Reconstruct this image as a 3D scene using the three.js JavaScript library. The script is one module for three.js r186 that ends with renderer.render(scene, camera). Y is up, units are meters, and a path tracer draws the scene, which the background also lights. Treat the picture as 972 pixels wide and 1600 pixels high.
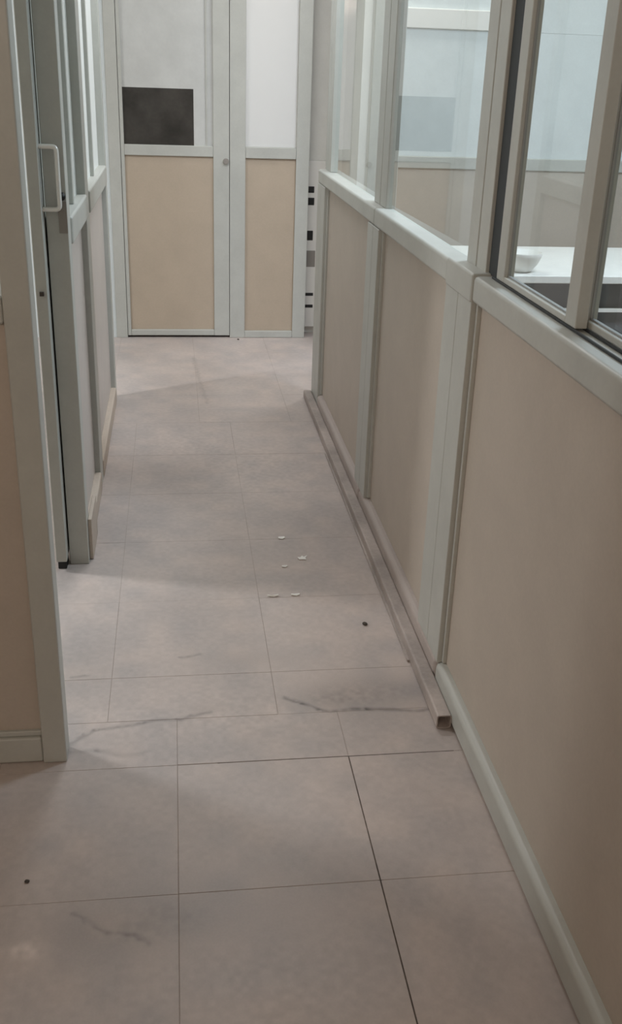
import * as THREE from 'three';
import { RoundedBoxGeometry } from 'three/addons/geometries/RoundedBoxGeometry.js';
import { mergeGeometries } from 'three/addons/utils/BufferGeometryUtils.js';
import { RectAreaLightUniformsLib } from 'three/addons/lights/RectAreaLightUniformsLib.js';

// ---------------------------------------------------------------- camera, exposure
RectAreaLightUniformsLib.init();
const scene = new THREE.Scene();
scene.background = new THREE.Color(0x000000);
const renderer = new THREE.WebGLRenderer({ antialias: true });
renderer.toneMapping = THREE.LinearToneMapping;
renderer.toneMappingExposure = 0.73;
renderer.shadowMap.enabled = true;
const camera = new THREE.PerspectiveCamera(53.946, 972 / 1600, 0.05, 60);
camera.position.set(0, 1.44, 0);
{
  const m = new THREE.Matrix4().makeBasis(
    new THREE.Vector3(0.99152981, 0.03205909, 0.12586043),
    new THREE.Vector3(0.02124377, 0.91597396, -0.40067494),
    new THREE.Vector3(-0.12813015, 0.3999549, 0.90753443));
  camera.quaternion.setFromRotationMatrix(m);
}
scene.add(camera);
// the five ceiling lamps: [x, depth, length, width, turn, luminance, colour]
const LAMPS = {
  left: [-2.55, 3.49, 0.6, 0.09, 0.3, 470, 0xf4f6f8],
  corridor: [0.17, 4.2, 0.6, 0.3, 0, 44, 0xf4f7fc],
  right: [2.0, 3.0, 1.2, 0.3, 0, 76, 0xe0eeff],
  junction: [1.15, 5.2, 0.3, 0.3, 0, 60, 0xf8f4f0],
  rear: [-1.0, -1.599, 1.2, 0.06, 0, 125, 0xffe8d6],
};

// ---------------------------------------------------------------- helpers
let seed = 7;
const rnd = () => { seed = (seed * 1664525 + 1013904223) >>> 0; return seed / 4294967296; };
const used = {};
function numbered(name) {
  if (used[name] === undefined) { used[name] = 0; return name; }
  used[name]++; return name + '_' + String(used[name]).padStart(3, '0');
}
// box from x0..x1, height y0..y1, depth d0..d1 (depth runs away from the camera, z = -depth)
function bx(x0, x1, y0, y1, d0, d1, r = 0.0025) {
  const w = x1 - x0, h = y1 - y0, d = d1 - d0;
  const g = r > 0 ? new RoundedBoxGeometry(w, h, d, 1, Math.min(r, w / 2.2, h / 2.2, d / 2.2)) : new THREE.BoxGeometry(w, h, d);
  const n = g.index ? g.toNonIndexed() : g;
  const p = n.attributes.position, nm = n.attributes.normal, uv = n.attributes.uv;
  for (let i = 0; i < p.count; i++) {
    p.setXYZ(i, p.getX(i) + (x0 + x1) / 2, p.getY(i) + (y0 + y1) / 2, p.getZ(i) - (d0 + d1) / 2);
    const ax = Math.abs(nm.getX(i)), ay = Math.abs(nm.getY(i)), az = Math.abs(nm.getZ(i));
    if (ax >= ay && ax >= az) uv.setXY(i, p.getZ(i), p.getY(i));
    else if (ay >= az) uv.setXY(i, p.getX(i), p.getZ(i));
    else uv.setXY(i, p.getX(i), p.getY(i));
  }
  return n;
}
function mesh(name, geo, mat, parent) {
  const g = Array.isArray(geo) ? (geo.length > 1 ? mergeGeometries(geo) : geo[0]) : geo;
  const o = new THREE.Mesh(g, mat);
  o.name = name; o.castShadow = o.receiveShadow = true;
  (parent || scene).add(o);
  if (!parent) o.name = numbered(name);
  return o;
}
function group(name, data) {
  const o = new THREE.Group(); o.name = numbered(name); o.userData = { ...data }; scene.add(o); return o;
}
function tag(o, label, category, grp) { o.userData.label = label; o.userData.category = category; if (grp) o.userData.group = grp; return o; }
const structure = (name, label, category) => group(name, { kind: 'structure', label, category });
function canvasTex(w, h, draw, srgb = true) {
  const c = document.createElement('canvas'); c.width = w; c.height = h;
  draw(c.getContext('2d'), w, h);
  const t = new THREE.CanvasTexture(c); if (srgb) t.colorSpace = THREE.SRGBColorSpace;
  t.wrapS = t.wrapT = THREE.RepeatWrapping; return t;
}

// value noise, periodic
function noiseGrid(n) { const a = new Float32Array(n * n); for (let i = 0; i < a.length; i++) a[i] = rnd(); return a; }
function sampleNoise(a, n, u, v) {
  const x = u * n, y = v * n, xi = Math.floor(x), yi = Math.floor(y), fx = x - xi, fy = y - yi;
  const s = t => t * t * (3 - 2 * t), g = (i, j) => a[((j % n + n) % n) * n + ((i % n + n) % n)];
  const sx = s(fx), sy = s(fy);
  return (g(xi, yi) * (1 - sx) + g(xi + 1, yi) * sx) * (1 - sy) + (g(xi, yi + 1) * (1 - sx) + g(xi + 1, yi + 1) * sx) * sy;
}
const N8 = noiseGrid(8), N24 = noiseGrid(24), N96 = noiseGrid(96);
function mottled(size, base, amp, fine) {
  const data = new Uint8Array(size * size * 4);
  for (let j = 0; j < size; j++) for (let i = 0; i < size; i++) {
    const u = i / size, v = j / size;
    const n = (sampleNoise(N8, 8, u, v) - 0.5) * 0.5 + (sampleNoise(N24, 24, u, v) - 0.5) * 0.35 + (sampleNoise(N96, 96, u, v) - 0.5) * 0.2;
    const g = (rnd() - 0.5) * fine, k = (j * size + i) * 4;
    for (let c = 0; c < 3; c++) data[k + c] = Math.max(0, Math.min(255, base[c] * (1 + n * amp + g)));
    data[k + 3] = 255;
  }
  const t = new THREE.DataTexture(data, size, size); t.colorSpace = THREE.SRGBColorSpace;
  t.magFilter = THREE.LinearFilter; t.minFilter = THREE.LinearFilter; t.wrapS = t.wrapT = THREE.RepeatWrapping; t.needsUpdate = true; return t;
}

// ---------------------------------------------------------------- materials
const M = {};
M.frame = new THREE.MeshStandardMaterial({ map: mottled(256, [186, 186, 179], 0.07, 0.015), roughness: 0.42, metalness: 0 });
M.panel = new THREE.MeshStandardMaterial({ map: mottled(256, [190, 178, 165], 0.05, 0.02), roughness: 0.5 });
M.dustyFrame = new THREE.MeshStandardMaterial({ map: mottled(256, [178, 166, 159], 0.12, 0.04), roughness: 0.5 });
M.paleLaminate = new THREE.MeshStandardMaterial({ map: mottled(256, [200, 191, 184], 0.05, 0.02), roughness: 0.45 });
M.farPanel = new THREE.MeshStandardMaterial({ map: mottled(256, [184, 168, 149], 0.05, 0.02), roughness: 0.5 });
M.cream = new THREE.MeshStandardMaterial({ map: mottled(128, [192, 178, 164], 0.08, 0.03), roughness: 0.6 });
M.gasket = new THREE.MeshStandardMaterial({ color: 0x3a3d3e, roughness: 0.8 });
M.seal = new THREE.MeshStandardMaterial({ color: 0x9b9d9b, roughness: 0.7 });
M.filmGlass = new THREE.MeshPhysicalMaterial({ color: 0xdfdedb, roughness: 0.5, clearcoat: 0.6, clearcoatRoughness: 0.08 });
M.doorFilm = new THREE.MeshPhysicalMaterial({ map: mottled(256, [198, 198, 194], 0.08, 0.01), roughness: 0.5, clearcoat: 0.6, clearcoatRoughness: 0.08 });
M.frost = new THREE.MeshPhysicalMaterial({ color: 0xd8ddd9, roughness: 0.9, transmission: 0.45, thickness: 0 });
M.glass = new THREE.MeshPhysicalMaterial({ color: 0xf2f8f6, roughness: 0.02, transmission: 1, thickness: 0, ior: 1.5 });
M.tint = new THREE.MeshPhysicalMaterial({ map: mottled(128, [62, 59, 55], 0.5, 0.03), roughness: 0.25 });
M.paint = new THREE.MeshStandardMaterial({ map: mottled(256, [226, 224, 218], 0.04, 0.015), roughness: 0.85 });
M.coolPaint = new THREE.MeshStandardMaterial({ map: mottled(256, [216, 222, 222], 0.05, 0.015), roughness: 0.7 });
M.chrome = new THREE.MeshStandardMaterial({ color: 0xe4e2dc, roughness: 0.25, metalness: 0.15 });
M.black = new THREE.MeshStandardMaterial({ color: 0x141312, roughness: 0.5 });
M.greyPlastic = new THREE.MeshStandardMaterial({ color: 0x8f8982, roughness: 0.6 });
M.whitePlastic = new THREE.MeshStandardMaterial({ color: 0xe6e3dd, roughness: 0.45 });
M.deskTop = new THREE.MeshStandardMaterial({ map: mottled(128, [222, 219, 213], 0.05, 0.02), roughness: 0.4 });
M.deskGrey = new THREE.MeshStandardMaterial({ map: mottled(128, [92, 92, 93], 0.15, 0.03), roughness: 0.6 });
M.tube = new THREE.MeshStandardMaterial({ map: mottled(256, [172, 160, 153], 0.3, 0.05), roughness: 0.5 });
M.paper = new THREE.MeshStandardMaterial({ color: 0xf2f0ea, roughness: 0.8 });
M.dirt = new THREE.MeshStandardMaterial({ color: 0x4c453f, roughness: 1 });
M.jointDirt = new THREE.MeshStandardMaterial({ map: mottled(128, [104, 94, 87], 0.6, 0.2), roughness: 1 });
M.grout = new THREE.MeshStandardMaterial({ map: mottled(256, [172, 160, 152], 0.3, 0.06), roughness: 1 });
M.lampHousing = new THREE.MeshStandardMaterial({ color: 0xf0f0ee, roughness: 0.5 });

// floor colour map in metres: x -1.2 .. 2.8, depth 0 .. 6.4 (stains, scuffs and dust lie where the photograph has them)
const FX0 = -1.2, FX1 = 1.6, FD1 = 6.4;
const floorMap = (() => {
  const W = 1024, Hh = 2048, data = new Uint8Array(W * Hh * 4);
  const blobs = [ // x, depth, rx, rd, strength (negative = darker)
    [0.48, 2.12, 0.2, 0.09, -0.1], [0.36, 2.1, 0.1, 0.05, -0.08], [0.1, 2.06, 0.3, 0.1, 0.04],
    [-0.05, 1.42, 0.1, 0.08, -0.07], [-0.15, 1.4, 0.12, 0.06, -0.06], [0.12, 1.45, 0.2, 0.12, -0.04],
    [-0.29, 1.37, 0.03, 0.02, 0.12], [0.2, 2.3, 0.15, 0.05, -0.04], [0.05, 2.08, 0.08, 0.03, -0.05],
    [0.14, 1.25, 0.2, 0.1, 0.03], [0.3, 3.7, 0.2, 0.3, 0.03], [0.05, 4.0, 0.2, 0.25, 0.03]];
  const lines = [ // poly-lines of dirt: points [x, depth], width, strength
    [[[-0.27, 1.955], [-0.21, 2.018], [-0.1, 2.03], [-0.015, 2.041], [0.06, 2.075]], 0.006, -0.22],
    [[[0.25, 2.116], [0.29, 2.08], [0.33, 2.06], [0.45, 2.045], [0.6, 2.039]], 0.007, -0.26],
    [[[-0.28, 1.93], [-0.2, 1.93], [-0.1, 1.915]], 0.008, -0.12],
    [[[0.09, 5.37], [0.1, 5.1], [0.115, 4.8], [0.137, 4.56]], 0.01, -0.12],
    [[[-0.01, 2.33], [0.04, 2.335]], 0.006, -0.2], [[[-0.29, 2.255], [-0.25, 2.26]], 0.006, -0.2],
    [[[-0.21, 1.44], [-0.15, 1.40], [-0.1, 1.39], [-0.07, 1.37]], 0.006, -0.12]];
  const seg = (px, py, a, b) => { const dx = b[0] - a[0], dy = b[1] - a[1], t = Math.max(0, Math.min(1, ((px - a[0]) * dx + (py - a[1]) * dy) / (dx * dx + dy * dy))); return Math.hypot(px - a[0] - t * dx, py - a[1] - t * dy); };
  const base = [188, 176, 170];
  for (let j = 0; j < Hh; j++) for (let i = 0; i < W; i++) {
    const x = FX0 + (i + 0.5) / W * (FX1 - FX0), d = (j + 0.5) / Hh * FD1;
    const n1 = sampleNoise(N8, 8, x / 2.3, d / 2.3), n2 = sampleNoise(N24, 24, x / 1.7, d / 1.7), n3 = sampleNoise(N96, 96, x / 1.1, d / 1.1);
    let k = 1 + (n1 - 0.5) * 0.09 + (n2 - 0.5) * 0.07 + (n3 - 0.5) * 0.05 + (rnd() - 0.5) * 0.025;
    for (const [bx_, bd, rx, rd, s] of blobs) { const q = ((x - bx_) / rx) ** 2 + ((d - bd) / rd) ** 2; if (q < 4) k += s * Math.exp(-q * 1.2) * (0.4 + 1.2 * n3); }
    if (k > 0) for (const [pts, w, s] of lines) {
      if (d < 1.3 || (d > 2.45 && d < 4.4)) break;
      for (let e = 0; e + 1 < pts.length; e++) { const q = seg(x + (n3 - 0.5) * 0.02, d + (n2 - 0.5) * 0.02, pts[e], pts[e + 1]); if (q < w * 2) k += s * Math.exp(-((q / w) ** 2)) * (0.3 + n3) * 0.8; }
    }
    const warm = (n2 - 0.5) * 0.018, o = (j * W + i) * 4;
    data[o] = Math.min(255, base[0] * (k + warm)); data[o + 1] = Math.min(255, base[1] * k); data[o + 2] = Math.min(255, base[2] * (k - warm)); data[o + 3] = 255;
  }
  const t = new THREE.DataTexture(data, W, Hh); t.colorSpace = THREE.SRGBColorSpace; t.magFilter = THREE.LinearFilter; t.minFilter = THREE.LinearFilter;
  t.wrapS = t.wrapT = THREE.RepeatWrapping; t.needsUpdate = true; return t;
})();
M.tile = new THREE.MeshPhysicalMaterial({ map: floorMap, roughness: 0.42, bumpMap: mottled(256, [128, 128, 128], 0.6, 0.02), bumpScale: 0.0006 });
M.roomFloor = new THREE.MeshStandardMaterial({ map: mottled(256, [186, 176, 168], 0.08, 0.03), roughness: 0.5 });

// ---------------------------------------------------------------- shell: slab, tiles, ceiling, outer walls
const XL = -3.6, XR = 3.4, DB = -1.6, DF = 6.3, CH = 2.75;
const floor = structure('floor', 'worn pinkish grey square tiled floor of the corridor', 'floor');
mesh('grout_bed', bx(XL, XR, -0.12, -0.0007, DB, DF, 0), M.grout, floor);
{
  const g = 0.0005, open = 0.0013;   // most joints are filled nearly flush; the two by the threshold stand open
  function tile(x0, x1, d0, d1) {
    if (x1 - x0 < 0.03 || d1 - d0 < 0.03) return;
    const wide = x => Math.abs(x - 0.371) < 0.01 && d1 < 1.9 ? open : g, deep = d => Math.abs(d - 1.868) < 0.01 && x1 > 0.1 ? open : g;
    const t = bx(x0 + wide(x0), x1 - wide(x1), -0.012, (rnd() - 0.5) * 0.0006, d0 + deep(d0), d1 - deep(d1), 0.0006);
    const p = t.attributes.position, uv = t.attributes.uv;
    for (let i = 0; i < p.count; i++) uv.setXY(i, (p.getX(i) - FX0) / (FX1 - FX0), -p.getZ(i) / FD1);
    mesh('tile', t, M.tile, floor);
  }
  const zone = (xs, ds) => { for (let j = 0; j + 1 < ds.length; j++) for (let i = 0; i + 1 < xs.length; i++) tile(xs[i], xs[i + 1], ds[j], ds[j + 1]); };
  const cols = (x0, step, lo, hi) => { const a = [lo]; for (let k = -20; k < 20; k++) { const x = x0 + k * step; if (x > lo + 0.04 && x < hi - 0.04) a.push(x); } a.push(hi); return a; };
  zone(cols(-0.02, 0.391, -1.2, 0.7), [0, 0.31, 0.7, 1.09, 1.478, 1.868, 2.045]);
  zone(cols(0.225, 0.41, -1.2, 0.7), [2.045, 2.235, 2.64, 3.05, 3.46, 3.87, 4.28]);
  zone(cols(0.09, 0.41, -1.2, 1.0), [4.28, 4.69, 5.1, 5.5, 5.95]);
  // dark dirt packed into the open joints by the threshold
  for (const [a, b, c, d] of [[0.366, 0.3745, 1.15, 1.865], [0.07, 0.37, 1.8655, 1.8705], [0.37, 0.62, 1.8665, 1.8695]])
    mesh('joint_dirt', bx(Math.max(a, a), b, -0.00065, -0.0002, c, d, 0), M.jointDirt, floor);
  // larger slabs carry the floor on into the rooms on both sides
  for (const [a, b, c, d] of [[XL, -1.2, DB, 2.045], [XL, -1.2, 2.045, DF], [-1.2, 0.7, DB, 0], [0.7, XR, DB, 4.28], [1.0, XR, 4.28, DF], [-1.2, 1.0, 5.95, DF]])
    mesh('floor_slab', bx(a + g, b - g, -0.012, 0, c + g, d - g, 0.001), M.roomFloor, floor);
}
const ceiling = mesh('ceiling', bx(XL - 0.1, XR + 0.1, CH, CH + 0.12, DB - 0.1, DF + 0.1, 0), M.paint);
ceiling.userData = { kind: 'structure', label: 'flat white painted ceiling above the partitions', category: 'ceiling' };
function outer(name, label, ...b) { const o = mesh(name, bx(...b, 0), M.paint); o.userData = { kind: 'structure', label, category: 'wall' }; }
outer('wall_outer_left', 'white painted outer wall of the left hand room', XL - 0.12, XL, -0.12, CH, DB, DF);
outer('wall_outer_right', 'white painted outer wall of the right hand room', XR, XR + 0.12, -0.12, CH, DB, DF);
outer('wall_outer_front', 'white painted wall behind the viewer', XL - 0.12, XR + 0.12, -0.12, CH, DB - 0.12, DB);
outer('wall_outer_back', 'white painted wall behind the far partition', XL - 0.12, XR + 0.12, -0.12, CH, DF, DF + 0.12);

// ---------------------------------------------------------------- right partition
const RA0 = 0.993, RA1 = 1.05;            // middle rail heights
const wr = structure('wall_right', 'long right hand partition of beige panels, pale frame and clear glass above', 'wall');
{
  const XF = 0.637, XB = 0.70, UF = 0.668, GX = 0.684, GT = 0.012;
  // lower posts and upper posts: [d0, d1]
  const low = [[-1.6, -1.52], [0.72, 0.8], [2.13, 2.35], [3.21, 3.4], [4.44, 4.655]];
  const up = [[-1.6, -1.52], [0.72, 0.8], [2.15, 2.3], [3.27, 3.47], [4.5, 4.655]];
  low.forEach(([a, b], i) => {
    const m = (a + b) / 2;
    if (b - a > 0.1) { mesh('post', bx(XF, XB, i === 4 ? 0 : 0.074, RA0, a, m - 0.001), M.frame, wr); mesh('post', bx(XF, XB, i === 4 ? 0 : 0.074, RA0, m + 0.001, b), M.frame, wr); }
    else mesh('post', bx(XF, XB, 0, RA0, a, b), M.frame, wr);
  });
  up.forEach(([a, b]) => {
    const m = (a + b) / 2;
    if (b - a > 0.1) { mesh('post', bx(UF, XB, RA1, CH, a, m - 0.003), M.frame, wr); mesh('post', bx(UF, XB, RA1, CH, m + 0.003, b), M.frame, wr); mesh('post_joint', bx(UF + 0.008, XB - 0.008, RA1, CH, m - 0.003, m + 0.003, 0), M.gasket, wr); }
    else mesh('post', bx(UF, XB, RA1, CH, a, b), M.frame, wr);
  });
  // middle rail, in lengths between the joints, with a slightly proud cover block over the wide post
  for (const [a, b] of [[-1.6, 0.76], [0.762, 2.13], [2.352, 3.3], [3.302, 4.655]]) mesh('middle_rail', bx(XF, XB, RA0, RA1, a, b, 0.009), M.frame, wr);
  mesh('rail_cover', bx(XF - 0.003, XB, RA0 - 0.003, RA1 + 0.004, 2.131, 2.351, 0.006), M.frame, wr);
  for (let i = 0; i + 1 < low.length; i++) {
    const a = low[i][1], b = low[i + 1][0], ua = up[i][1], ub = up[i + 1][0];
    mesh('bottom_rail', bx(XF - 0.002, XB, 0.001, 0.078, i ? (a + low[i][0]) / 2 + (i === 2 ? -0.1 : 0) : a, i === 3 ? b : (b + low[i + 1][1]) / 2 + (i === 1 ? -0.1 : 0), 0.016), i > 1 ? M.dustyFrame : M.frame, wr);
    mesh('panel', bx(XF + 0.022, XB - 0.01, 0.078, RA0, a, b, 0.001), M.panel, wr);
    for (const [c, d] of [[a, a + 0.012], [b - 0.012, b]]) mesh('panel_bead', bx(XF + 0.012, XF + 0.024, 0.078, RA0, c, d, 0.003), M.frame, wr);
    mesh('top_rail', bx(UF, XB, 2.05, 2.11, ua, ub), M.frame, wr);
    mesh('glass_pane', bx(GX - 0.002, GX + 0.002, 2.11, CH, ua, ub, 0), M.glass, wr).geometry.scale(1, 1, 1);
    if (i !== 1) {
      const pane = new THREE.PlaneGeometry(ub - ua, 2.05 - RA1); pane.rotateY(-Math.PI / 2 + (i === 2 ? GT : 0)); pane.translate(GX, (2.05 + RA1) / 2, -(ua + ub) / 2);
      mesh('glass_pane', pane, M.glass, wr);
    }
  }
}
// fix: upper lights as single sheets too
wr.children.filter(o => o.name === 'glass_pane' && o.geometry.attributes.position.count > 6).forEach(o => {
  o.geometry.computeBoundingBox(); const b = o.geometry.boundingBox, c = b.getCenter(new THREE.Vector3()), s = b.getSize(new THREE.Vector3());
  const p = new THREE.PlaneGeometry(s.z, s.y); p.rotateY(-Math.PI / 2); p.translate(c.x, c.y, c.z); o.geometry = p;
});
// sliding window of the near bay
function sash(name, label, x, d0, d1) {
  const w = structure(name, label, 'window'), y0 = RA1 + 0.005, y1 = 2.045, t = 0.011, s = 0.05;
  mesh('stile', bx(x - t, x + t, y0, y1, d0, d0 + s, 0.002), M.frame, w);
  mesh('stile', bx(x - t, x + t, y0, y1, d1 - s, d1, 0.002), M.frame, w);
  mesh('bottom_sash_rail', bx(x - t, x + t, y0, y0 + 0.012, d0 + s, d1 - s, 0.002), M.frame, w);
  mesh('top_sash_rail', bx(x - t, x + t, y1 - 0.038, y1, d0 + s, d1 - s, 0.002), M.frame, w);
  for (const d of [d0 + s, d1 - s - 0.002]) mesh('glazing_gasket', bx(x - 0.003, x + 0.003, y0 + 0.012, y1 - 0.038, d, d + 0.002, 0), M.seal, w);
  mesh('glazing_gasket', bx(x - 0.003, x + 0.003, y0 + 0.012, y0 + 0.015, d0 + s, d1 - s, 0), M.seal, w);
  const p = new THREE.PlaneGeometry(d1 - d0 - 2 * s, y1 - y0 - 0.05); p.rotateY(-Math.PI / 2); p.translate(x, (y0 + y1) / 2 - 0.013, -(d0 + d1) / 2);
  mesh('pane', p, M.glass, w);
  return w;
}
sash('window_1', 'far sliding sash of the right window, beside the wide double post', 0.681, 1.62, 2.075);
sash('window_2', 'near sliding sash of the right window at the picture edge', 0.706, 0.82, 1.69);
{
  const track = structure('trim_1', 'dark sliding track on the sill under the right window', 'trim');
  mesh('track_channel', bx(0.668, 0.672, RA1, RA1 + 0.005, 0.8, 2.1, 0.001), M.gasket, track);
  mesh('track_channel', bx(0.692, 0.695, RA1, RA1 + 0.005, 0.8, 2.1, 0.001), M.gasket, track);
  mesh('jamb_seal', bx(0.676, 0.69, RA1 + 0.001, 2.05, 2.076, 2.149, 0), M.gasket, track);
  mesh('track_ledge', bx(0.7005, 0.72, RA1 - 0.03, RA1, 0.8, 2.1, 0.001), M.frame, track);
}

// ---------------------------------------------------------------- far partition
const wb = structure('wall_back', 'partition across the far end with beige lower panels and whitened glass', 'wall');
{
  const D = 5.83, E = 5.88;
  const U = 2.1;
  mesh('post', bx(-0.345, -0.283, 0, CH, D, E), M.frame, wb);
  mesh('post', bx(0.306, 0.392, 0, CH, D, E), M.frame, wb);
  mesh('post', bx(0.672, 0.745, 0, CH, D, E), M.frame, wb);
  mesh('middle_rail', bx(0.392, 0.672, 0.998, 1.058, D, E, 0.004), M.frame, wb);
  mesh('bottom_rail', bx(0.392, 0.672, 0, 0.04, D, E, 0.004), M.frame, wb);
  mesh('panel', bx(0.392, 0.672, 0.04, 0.998, D + 0.014, E - 0.01, 0.001), M.farPanel, wb);
  mesh('whitened_glass', bx(0.392, 0.672, 1.058, U, D + 0.018, D + 0.024, 0.001), M.filmGlass, wb);
  for (const [a, b] of [[-0.283, 0.306], [0.392, 0.672]]) { mesh('top_rail', bx(a, b, U, U + 0.06, D, E), M.frame, wb); mesh('whitened_glass', bx(a, b, U + 0.06, CH, D + 0.018, D + 0.024, 0.001), M.filmGlass, wb); }
  mesh('side_panel', bx(XL, -0.345, 0, CH, D + 0.01, E - 0.01, 0), M.coolPaint, wb);
  mesh('return_panel', bx(0.745, 1.0, 0, CH, 5.97, 6.01, 0), M.paint, wb);
  mesh('return_post', bx(0.95, 1.0, 0, CH, 5.45, 5.97, 0), M.paint, wb);
  // door leaf
  const d = structure('door_1', 'far framed door with beige lower panel and whitened upper glass', 'door');
  mesh('stile', bx(-0.281, -0.262, 0.012, U - 0.004, D + 0.004, E - 0.004), M.frame, d);
  mesh('stile', bx(0.216, 0.304, 0.012, U - 0.004, D + 0.004, E - 0.004), M.frame, d);
  mesh('bottom_rail', bx(-0.262, 0.216, 0.012, 0.046, D + 0.004, E - 0.004, 0.004), M.frame, d);
  mesh('lock_rail', bx(-0.262, 0.216, 1.0, 1.056, D + 0.004, E - 0.004, 0.004), M.frame, d);
  mesh('top_rail', bx(-0.262, 0.216, U - 0.064, U - 0.004, D + 0.004, E - 0.004), M.frame, d);
  mesh('panel', bx(-0.262, 0.216, 0.046, 1.0, D + 0.016, E - 0.012, 0.001), M.farPanel, d);
  mesh('whitened_glass', [bx(-0.262, 0.216, 1.34, U - 0.064, D + 0.02, D + 0.026, 0), bx(0.113, 0.216, 1.056, 1.34, D + 0.02, D + 0.026, 0)], M.doorFilm, d);
  mesh('dark_pane', bx(-0.262, 0.113, 1.056, 1.34, D + 0.02, D + 0.026, 0), M.tint, d).userData.label = 'dark rectangular pane';
  mesh('glazing_bead', bx(0.178, 0.186, 1.056, U - 0.064, D + 0.014, D + 0.02, 0.001), M.frame, d);
  mesh('lock', new THREE.CylinderGeometry(0.014, 0.016, 0.014, 20).rotateX(Math.PI / 2).translate(0.285, 0.98, -(D - 0.002)), M.greyPlastic, d);
}
// right room: its back partition
const wrb = structure('wall_right_room_back', 'back partition of the glazed right hand room with pale rails', 'wall');
{
  const D = 5.42, E = 5.46;
  const posts = [1.0, 1.62, 2.2, 2.8, 3.34];
  posts.forEach(x => mesh('post', bx(x, x + 0.06, 0, CH, D, E), M.frame, wrb));
  for (let i = 0; i + 1 < posts.length; i++) {
    const a = posts[i] + 0.06, b = posts[i + 1];
    mesh('middle_rail', bx(a, b, 1.0, 1.06, D, E, 0.004), M.frame, wrb);
    if (i === 0) mesh('upper_rail', bx(a, b, 1.66, 1.75, D, E, 0.004), M.whitePlastic, wrb);
    mesh('bottom_rail', bx(a, b, 0, 0.06, D, E, 0.004), M.frame, wrb);
    mesh('panel', bx(a, b, 0.06, 1.0, D + 0.014, E - 0.006, 0.001), M.panel, wrb);
    mesh('white_panel', bx(a, b, 1.06, 1.66, D + 0.016, E - 0.006, 0.001), M.coolPaint, wrb);
    mesh('white_panel', bx(a, b, i === 0 ? 1.75 : 1.6605, CH, D + 0.016, E - 0.006, 0.001), M.coolPaint, wrb);
  }
}

// ---------------------------------------------------------------- left partition beyond the doorway
const wl = structure('wall_left', 'short left hand partition with frosted glass beyond the doorway', 'wall');
{
  const XF = -0.29, XB = -0.348, GX = -0.318;
  const posts = [[2.9, 2.97], [3.52, 3.64], [4.6, 4.67]];
  posts.forEach(([a, b]) => mesh('post', bx(XB, XF, 0, CH, a, b), M.frame, wl));
  for (let i = 0; i < 2; i++) {
    const a = posts[i][1], b = posts[i + 1][0];
    mesh('middle_rail', bx(XB + 0.004, XF + 0.006, RA0 - 0.02, RA1, a, b, 0.008), M.frame, wl);
    mesh('bottom_rail', bx(XB + 0.004, XF + 0.004, 0.001, 0.07, a, b, 0.008), M.cream, wl);
    mesh('panel', bx(GX - 0.006, GX + 0.008, 0.07, RA0 - 0.02, a, b, 0.001), M.paleLaminate, wl);
    mesh('top_rail', bx(XB + 0.004, XF, 2.05, 2.11, a, b), M.frame, wl);
    for (const [y0, y1] of [[RA1, 2.05], [2.11, CH]]) { const p = new THREE.PlaneGeometry(b - a, y1 - y0); p.rotateY(Math.PI / 2); p.translate(GX, (y0 + y1) / 2, -(a + b) / 2); mesh('frosted_pane', p, M.frost, wl); }
    mesh('mullion', bx(GX - 0.012, GX + 0.014, RA1, 2.05, a + (b - a) * 0.5, a + (b - a) * 0.5 + 0.03), M.frame, wl);
  }
  mesh('skirting_block', bx(XF, XF + 0.012, 0.001, 0.14, 2.93, 3.13, 0.003), M.cream, wl);
  mesh('strike_plate', bx(-0.314, -0.2905, 1.015, 1.1, 2.893, 2.9, 0.001), M.greyPlastic, wl);
  mesh('lock_knob', new THREE.SphereGeometry(0.011, 16, 12).translate(-0.302, 1.112, -2.892), M.black, wl);
  mesh('head_rail', bx(XB, XF, 2.1, 2.16, 1.96, 2.9), M.frame, wl);
  const p = new THREE.PlaneGeometry(0.94, CH - 2.16); p.rotateY(Math.PI / 2); p.translate(GX, (CH + 2.16) / 2, -2.43); mesh('frosted_pane', p, M.frost, wl);
}
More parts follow.
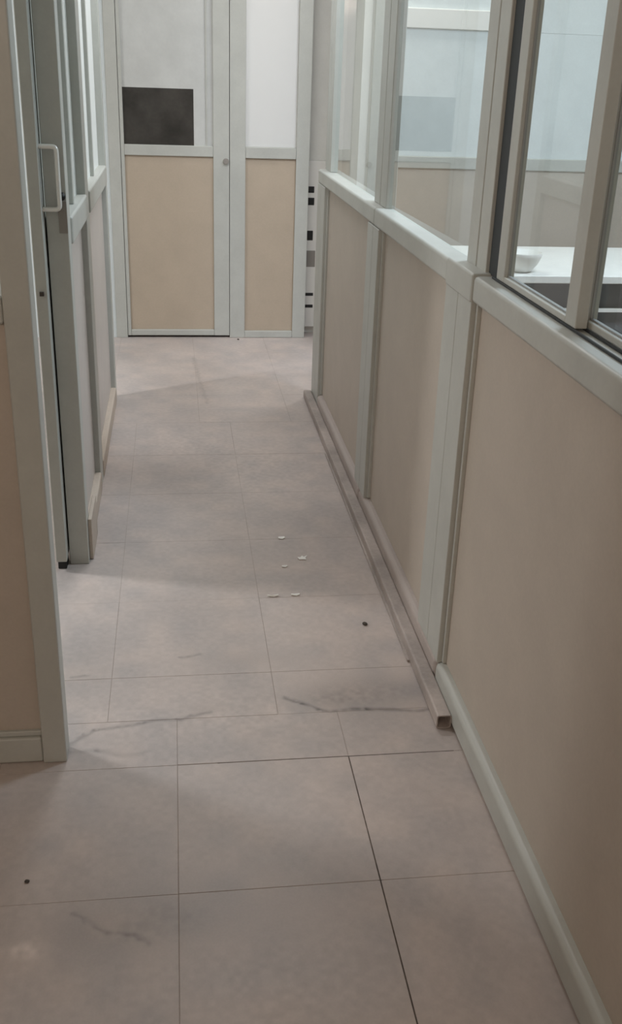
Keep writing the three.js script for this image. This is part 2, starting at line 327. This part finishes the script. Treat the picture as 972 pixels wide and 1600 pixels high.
// sliding door leaf parked behind the left partition
{
  const d = structure('door_2', 'pale sliding door parked open behind the left partition, with pull handle', 'door');
  const X0 = -0.385, X1 = -0.3525;
  mesh('stile', bx(X0, X1, 0.03, 2.09, 2.855, 2.93, 0.003), M.frame, d);
  mesh('stile', bx(X0, X1, 0.03, 2.09, 3.66, 3.735, 0.003), M.frame, d);
  mesh('bottom_rail', bx(X0, X1, 0.03, 0.11, 2.93, 3.66, 0.003), M.frame, d);
  mesh('lock_rail', bx(X0, X1, 0.99, 1.05, 2.93, 3.66, 0.003), M.frame, d);
  mesh('top_rail', bx(X0, X1, 2.03, 2.09, 2.93, 3.66, 0.003), M.frame, d);
  mesh('panel', bx(X0 + 0.01, X1 - 0.01, 0.11, 0.99, 2.93, 3.66, 0), M.panel, d);
  const p = new THREE.PlaneGeometry(0.73, 0.98); p.rotateY(Math.PI / 2); p.translate((X0 + X1) / 2, 1.54, -3.295); mesh('frosted_pane', p, M.frost, d);
  mesh('floor_guide', bx(X0 + 0.003, X1 - 0.003, 0.0, 0.03, 2.87, 2.93, 0.002), M.black, d);
  mesh('latch', bx(-0.374, -0.362, 0.851, 0.863, 2.849, 2.856, 0.001), M.dirt, d);
  // D handle
  const r = 0.0065, c = [[X1 - 0.002, 1.24], [X1 + 0.034, 1.24], [X1 + 0.046, 1.228], [X1 + 0.046, 1.092], [X1 + 0.034, 1.08], [X1 - 0.002, 1.08]];
  const path = new THREE.CurvePath(); const v = c.map(([x, y]) => new THREE.Vector3(x, y, -2.876));
  path.add(new THREE.LineCurve3(v[0], v[1])); path.add(new THREE.QuadraticBezierCurve3(v[1], new THREE.Vector3(X1 + 0.046, 1.24, -2.876), v[2]));
  path.add(new THREE.LineCurve3(v[2], v[3])); path.add(new THREE.QuadraticBezierCurve3(v[3], new THREE.Vector3(X1 + 0.046, 1.08, -2.876), v[4])); path.add(new THREE.LineCurve3(v[4], v[5]));
  mesh('pull_handle', new THREE.TubeGeometry(path, 60, r, 10), M.chrome, d).userData.label = 'glossy white D shaped pull handle';
}

// ---------------------------------------------------------------- partition facing the viewer on the left
const wf = structure('wall_front_left', 'dim partition facing the viewer at the left picture edge', 'wall');
{
  const D = 1.9, E = 1.96;
  mesh('post', bx(-0.318, -0.266, 0, CH, D, E, 0.004), M.frame, wf);
  mesh('post', bx(-1.95, -1.89, 0, CH, D, E), M.frame, wf);
  for (const [a, b] of [[-1.89, -0.318], [XL, -1.95]]) {
    mesh('middle_rail', bx(a, b, 0.993, 1.042, D + 0.004, E - 0.004, 0.006), M.frame, wf);
    mesh('bottom_rail', bx(a, b, 0.001, 0.066, D + 0.004, E - 0.004, 0.005), M.frame, wf);
    mesh('bottom_bead', bx(a, b, 0.066, 0.08, D + 0.012, E - 0.012, 0.003), M.frame, wf);
    mesh('panel', bx(a, b, 0.08, 0.993, D + 0.02, E - 0.02, 0), M.panel, wf);
    mesh('top_rail', bx(a, b, 2.05, 2.11, D, E), M.frame, wf);
    for (const [y0, y1] of [[1.042, 2.05], [2.11, CH]]) { const p = new THREE.PlaneGeometry(b - a, y1 - y0); p.translate((a + b) / 2, (y0 + y1) / 2, -(D + E) / 2); mesh('frosted_pane', p, M.frost, wf); }
  }
}

// ---------------------------------------------------------------- loose hollow tube lying along the right wall
{
  const t = group('aluminium_tube', {}); tag(t, 'dusty hollow aluminium tube lying on the floor along the right partition', 'tube');
  const s = new THREE.Shape(), w = 0.036, h = 0.036, k = 0.003;
  const rr = (p, x0, y0, x1, y1, q) => { p.moveTo(x0 + q, y0); p.lineTo(x1 - q, y0); p.quadraticCurveTo(x1, y0, x1, y0 + q); p.lineTo(x1, y1 - q); p.quadraticCurveTo(x1, y1, x1 - q, y1); p.lineTo(x0 + q, y1); p.quadraticCurveTo(x0, y1, x0, y1 - q); p.lineTo(x0, y0 + q); p.quadraticCurveTo(x0, y0, x0 + q, y0); };
  rr(s, 0, 0, w, h, 0.006); const hole = new THREE.Path(); rr(hole, k, k, w - k, h - k, 0.004); s.holes.push(hole);
  const g = new THREE.ExtrudeGeometry(s, { depth: 2.69, bevelEnabled: false, curveSegments: 6, steps: 1 });
  const o = mesh('tube_body', g, M.tube, t); o.position.z = -2.69;
  const lip = mesh('edge_lip', bx(-0.006, 0.001, 0.0005, 0.006, 0, 1.6, 0.001).translate(0, 0, 0), M.tube, t); lip.position.z = -0.3;
  t.position.set(0.599, 0.001, -1.955);
}

// ---------------------------------------------------------------- far right: switchboard panel
{
  const p = group('switchboard_panel', {}); tag(p, 'narrow white switchboard panel with black sockets in the far right gap', 'switchboard');
  mesh('back_plate', bx(-0.06, 0.1, 0.04, 0.985, 0, 0.03, 0.004).translate(0, 0, 0.03), M.whitePlastic, p);
  for (const [y, w, h] of [[0.83, 0.036, 0.036], [0.765, 0.04, 0.042], [0.575, 0.036, 0.056]]) mesh('socket', bx(0.0 - w / 2, w / 2, y - h / 2, y + h / 2, -0.034, 0, 0.003), M.black, p);
  mesh('blank_plate', bx(-0.03, 0.035, 0.395, 0.49, -0.033, 0, 0.002), M.greyPlastic, p);
  for (const y of [0.235, 0.165]) mesh('slot', bx(-0.036, 0.03, y - 0.009, y + 0.009, -0.034, 0, 0.002), M.black, p);
  p.children.forEach(o => { if (o.name !== 'back_plate') o.geometry.translate(0, 0, -0.002); });
  p.position.set(0.775, 0, -5.968);
}

// ---------------------------------------------------------------- right room: desk and bowl
{
  const d = group('office_desk', {}); tag(d, 'white topped office desk with grey front behind the right glass', 'desk');
  mesh('desk_top', bx(0.98, 2.75, 0.72, 0.75, 3.78, 4.5, 0.004), M.deskTop, d);
  mesh('modesty_panel', bx(1.0, 2.69, 0.22, 0.72, 3.84, 3.86, 0.001), M.deskGrey, d);
  mesh('front_bar', bx(1.0, 2.69, 0.6, 0.615, 3.82, 3.84, 0.002), M.whitePlastic, d);
  for (const x of [1.0, 2.69]) mesh('leg', bx(x, x + 0.04, 0, 0.72, 3.84, 4.44, 0.002), M.deskGrey, d);
}
{
  const pts = [[0, 0], [0.035, 0], [0.04, 0.004], [0.062, 0.03], [0.075, 0.06], [0.078, 0.075], [0.074, 0.076], [0.07, 0.06], [0.055, 0.03], [0.03, 0.01], [0, 0.008]].map(([x, y]) => new THREE.Vector2(x, y));
  const b = mesh('bowl', new THREE.LatheGeometry(pts, 32), M.whitePlastic); b.position.set(1.345, 0.7505, -3.87);
  tag(b, 'small white bowl on the corner of the desk behind the glass', 'bowl');
}

// ---------------------------------------------------------------- bits lying on the floor
function flake(outline, h, mat) {
  const s = new THREE.Shape(outline.map(([x, y]) => new THREE.Vector2(x, y)));
  const g = new THREE.ExtrudeGeometry(s, { depth: h, bevelEnabled: false }); g.rotateX(-Math.PI / 2);
  const p = g.attributes.position; for (let i = 0; i < p.count; i++) p.setY(i, p.getY(i) + 14 * (p.getX(i) ** 2)); g.computeVertexNormals();
  const o = mesh('scrap', g, mat); return o;
}
function scrap(name, x, d, outline, label, cat, mat, h = 0.001) {
  const o = flake(outline, h, mat); o.name = numbered(name); o.position.set(x, 0.0012, -d);
  tag(o, label, cat, mat === M.paper ? 'white scraps on the corridor floor' : 'dark crumbs on the floor');
}
const strip = (l, w) => [[-l / 2, -w / 2], [l * 0.1, -w * 0.7], [l / 2, -w * 0.2], [l * 0.45, w / 2], [-l * 0.1, w * 0.55], [-l / 2, w * 0.3]];
scrap('paper_scrap', 0.334, 3.054, strip(0.022, 0.016), 'tiny white paper scrap farthest along the corridor floor', 'scrap', M.paper);
scrap('paper_scrap', 0.385, 2.895, [[-0.016, 0.002], [-0.006, 0.006], [0.002, 0.018], [0.006, 0.008], [0.018, 0.012], [0.01, 0], [0.012, -0.014], [0, -0.008], [-0.01, -0.012]], 'star shaped white paper scrap, brightest on the corridor floor', 'scrap', M.paper);
scrap('paper_scrap', 0.323, 2.842, strip(0.018, 0.012), 'faint white scrap just left of the star shaped one', 'scrap', M.whitePlastic);
scrap('paper_scrap', 0.268, 2.646, strip(0.034, 0.008), 'thin white paper strip on the floor, left of a pair', 'scrap', M.paper);
scrap('paper_scrap', 0.336, 2.65, strip(0.026, 0.01), 'short white paper strip on the floor, right of a pair', 'scrap', M.paper);
function crumb(x, d, r, label) {
  const g = new THREE.IcosahedronGeometry(r, 1), p = g.attributes.position;
  for (let i = 0; i < p.count; i++) { const k = 0.8 + 0.35 * Math.abs(Math.sin(p.getX(i) * 900 + p.getZ(i) * 700)); p.setXYZ(i, p.getX(i) * k, p.getY(i) * 0.5 * k, p.getZ(i) * k); }
  g.computeVertexNormals(); const o = mesh('dirt_crumb', g, M.dirt); o.position.set(x, r * 0.45, -d); tag(o, label, 'crumb', 'dark crumbs on the floor');
}
crumb(0.514, 2.461, 0.0075, 'dark crumb on the floor close to the loose aluminium tube');
crumb(-0.308, 1.536, 0.0045, 'dark crumb on the dim floor at the lower left');
crumb(0.352, 5.78, 0.007, 'dark crumb at the foot of the far door post');

// ---------------------------------------------------------------- ceiling lamps (above the frame)
function lamp(key, label) {
  const [x, dep, L, W, turn, lum, col] = LAMPS[key];
  const g = group(key === 'rear' ? 'wall_light' : 'ceiling_light', {}); tag(g, label, 'lamp', 'lamps outside the frame');
  if (key === 'rear') { g.position.set(x, 2.2, -dep); g.rotation.x = Math.PI / 2; } // hung on the wall, facing forward
  else { g.position.set(x, CH - 0.001, -dep); g.rotation.y = turn; }
  mesh('housing', bx(-L / 2 - 0.015, L / 2 + 0.015, -0.04, 0, -W / 2 - 0.015, W / 2 + 0.015, 0.004), M.lampHousing, g);
  const em = new THREE.MeshStandardMaterial({ color: 0xffffff, emissive: col, emissiveIntensity: 2, roughness: 0.6 });
  mesh('diffuser', bx(-L / 2, L / 2, -0.046, -0.04, -W / 2, W / 2, 0.001), em, g);
  const l = new THREE.RectAreaLight(col, lum, L, W); l.name = 'light'; l.position.set(0, -0.05, 0); l.rotation.x = -Math.PI / 2; g.add(l);
}
lamp('left', 'slim ceiling lamp of the left hand room, shining through the doorway');
lamp('corridor', 'ceiling lamp over the far part of the corridor');
lamp('right', 'long cool ceiling lamp of the glazed right hand room');
lamp('rear', 'tube lamp on the wall behind the viewer');
lamp('junction', 'small ceiling lamp at the far right gap');

renderer.render(scene, camera);
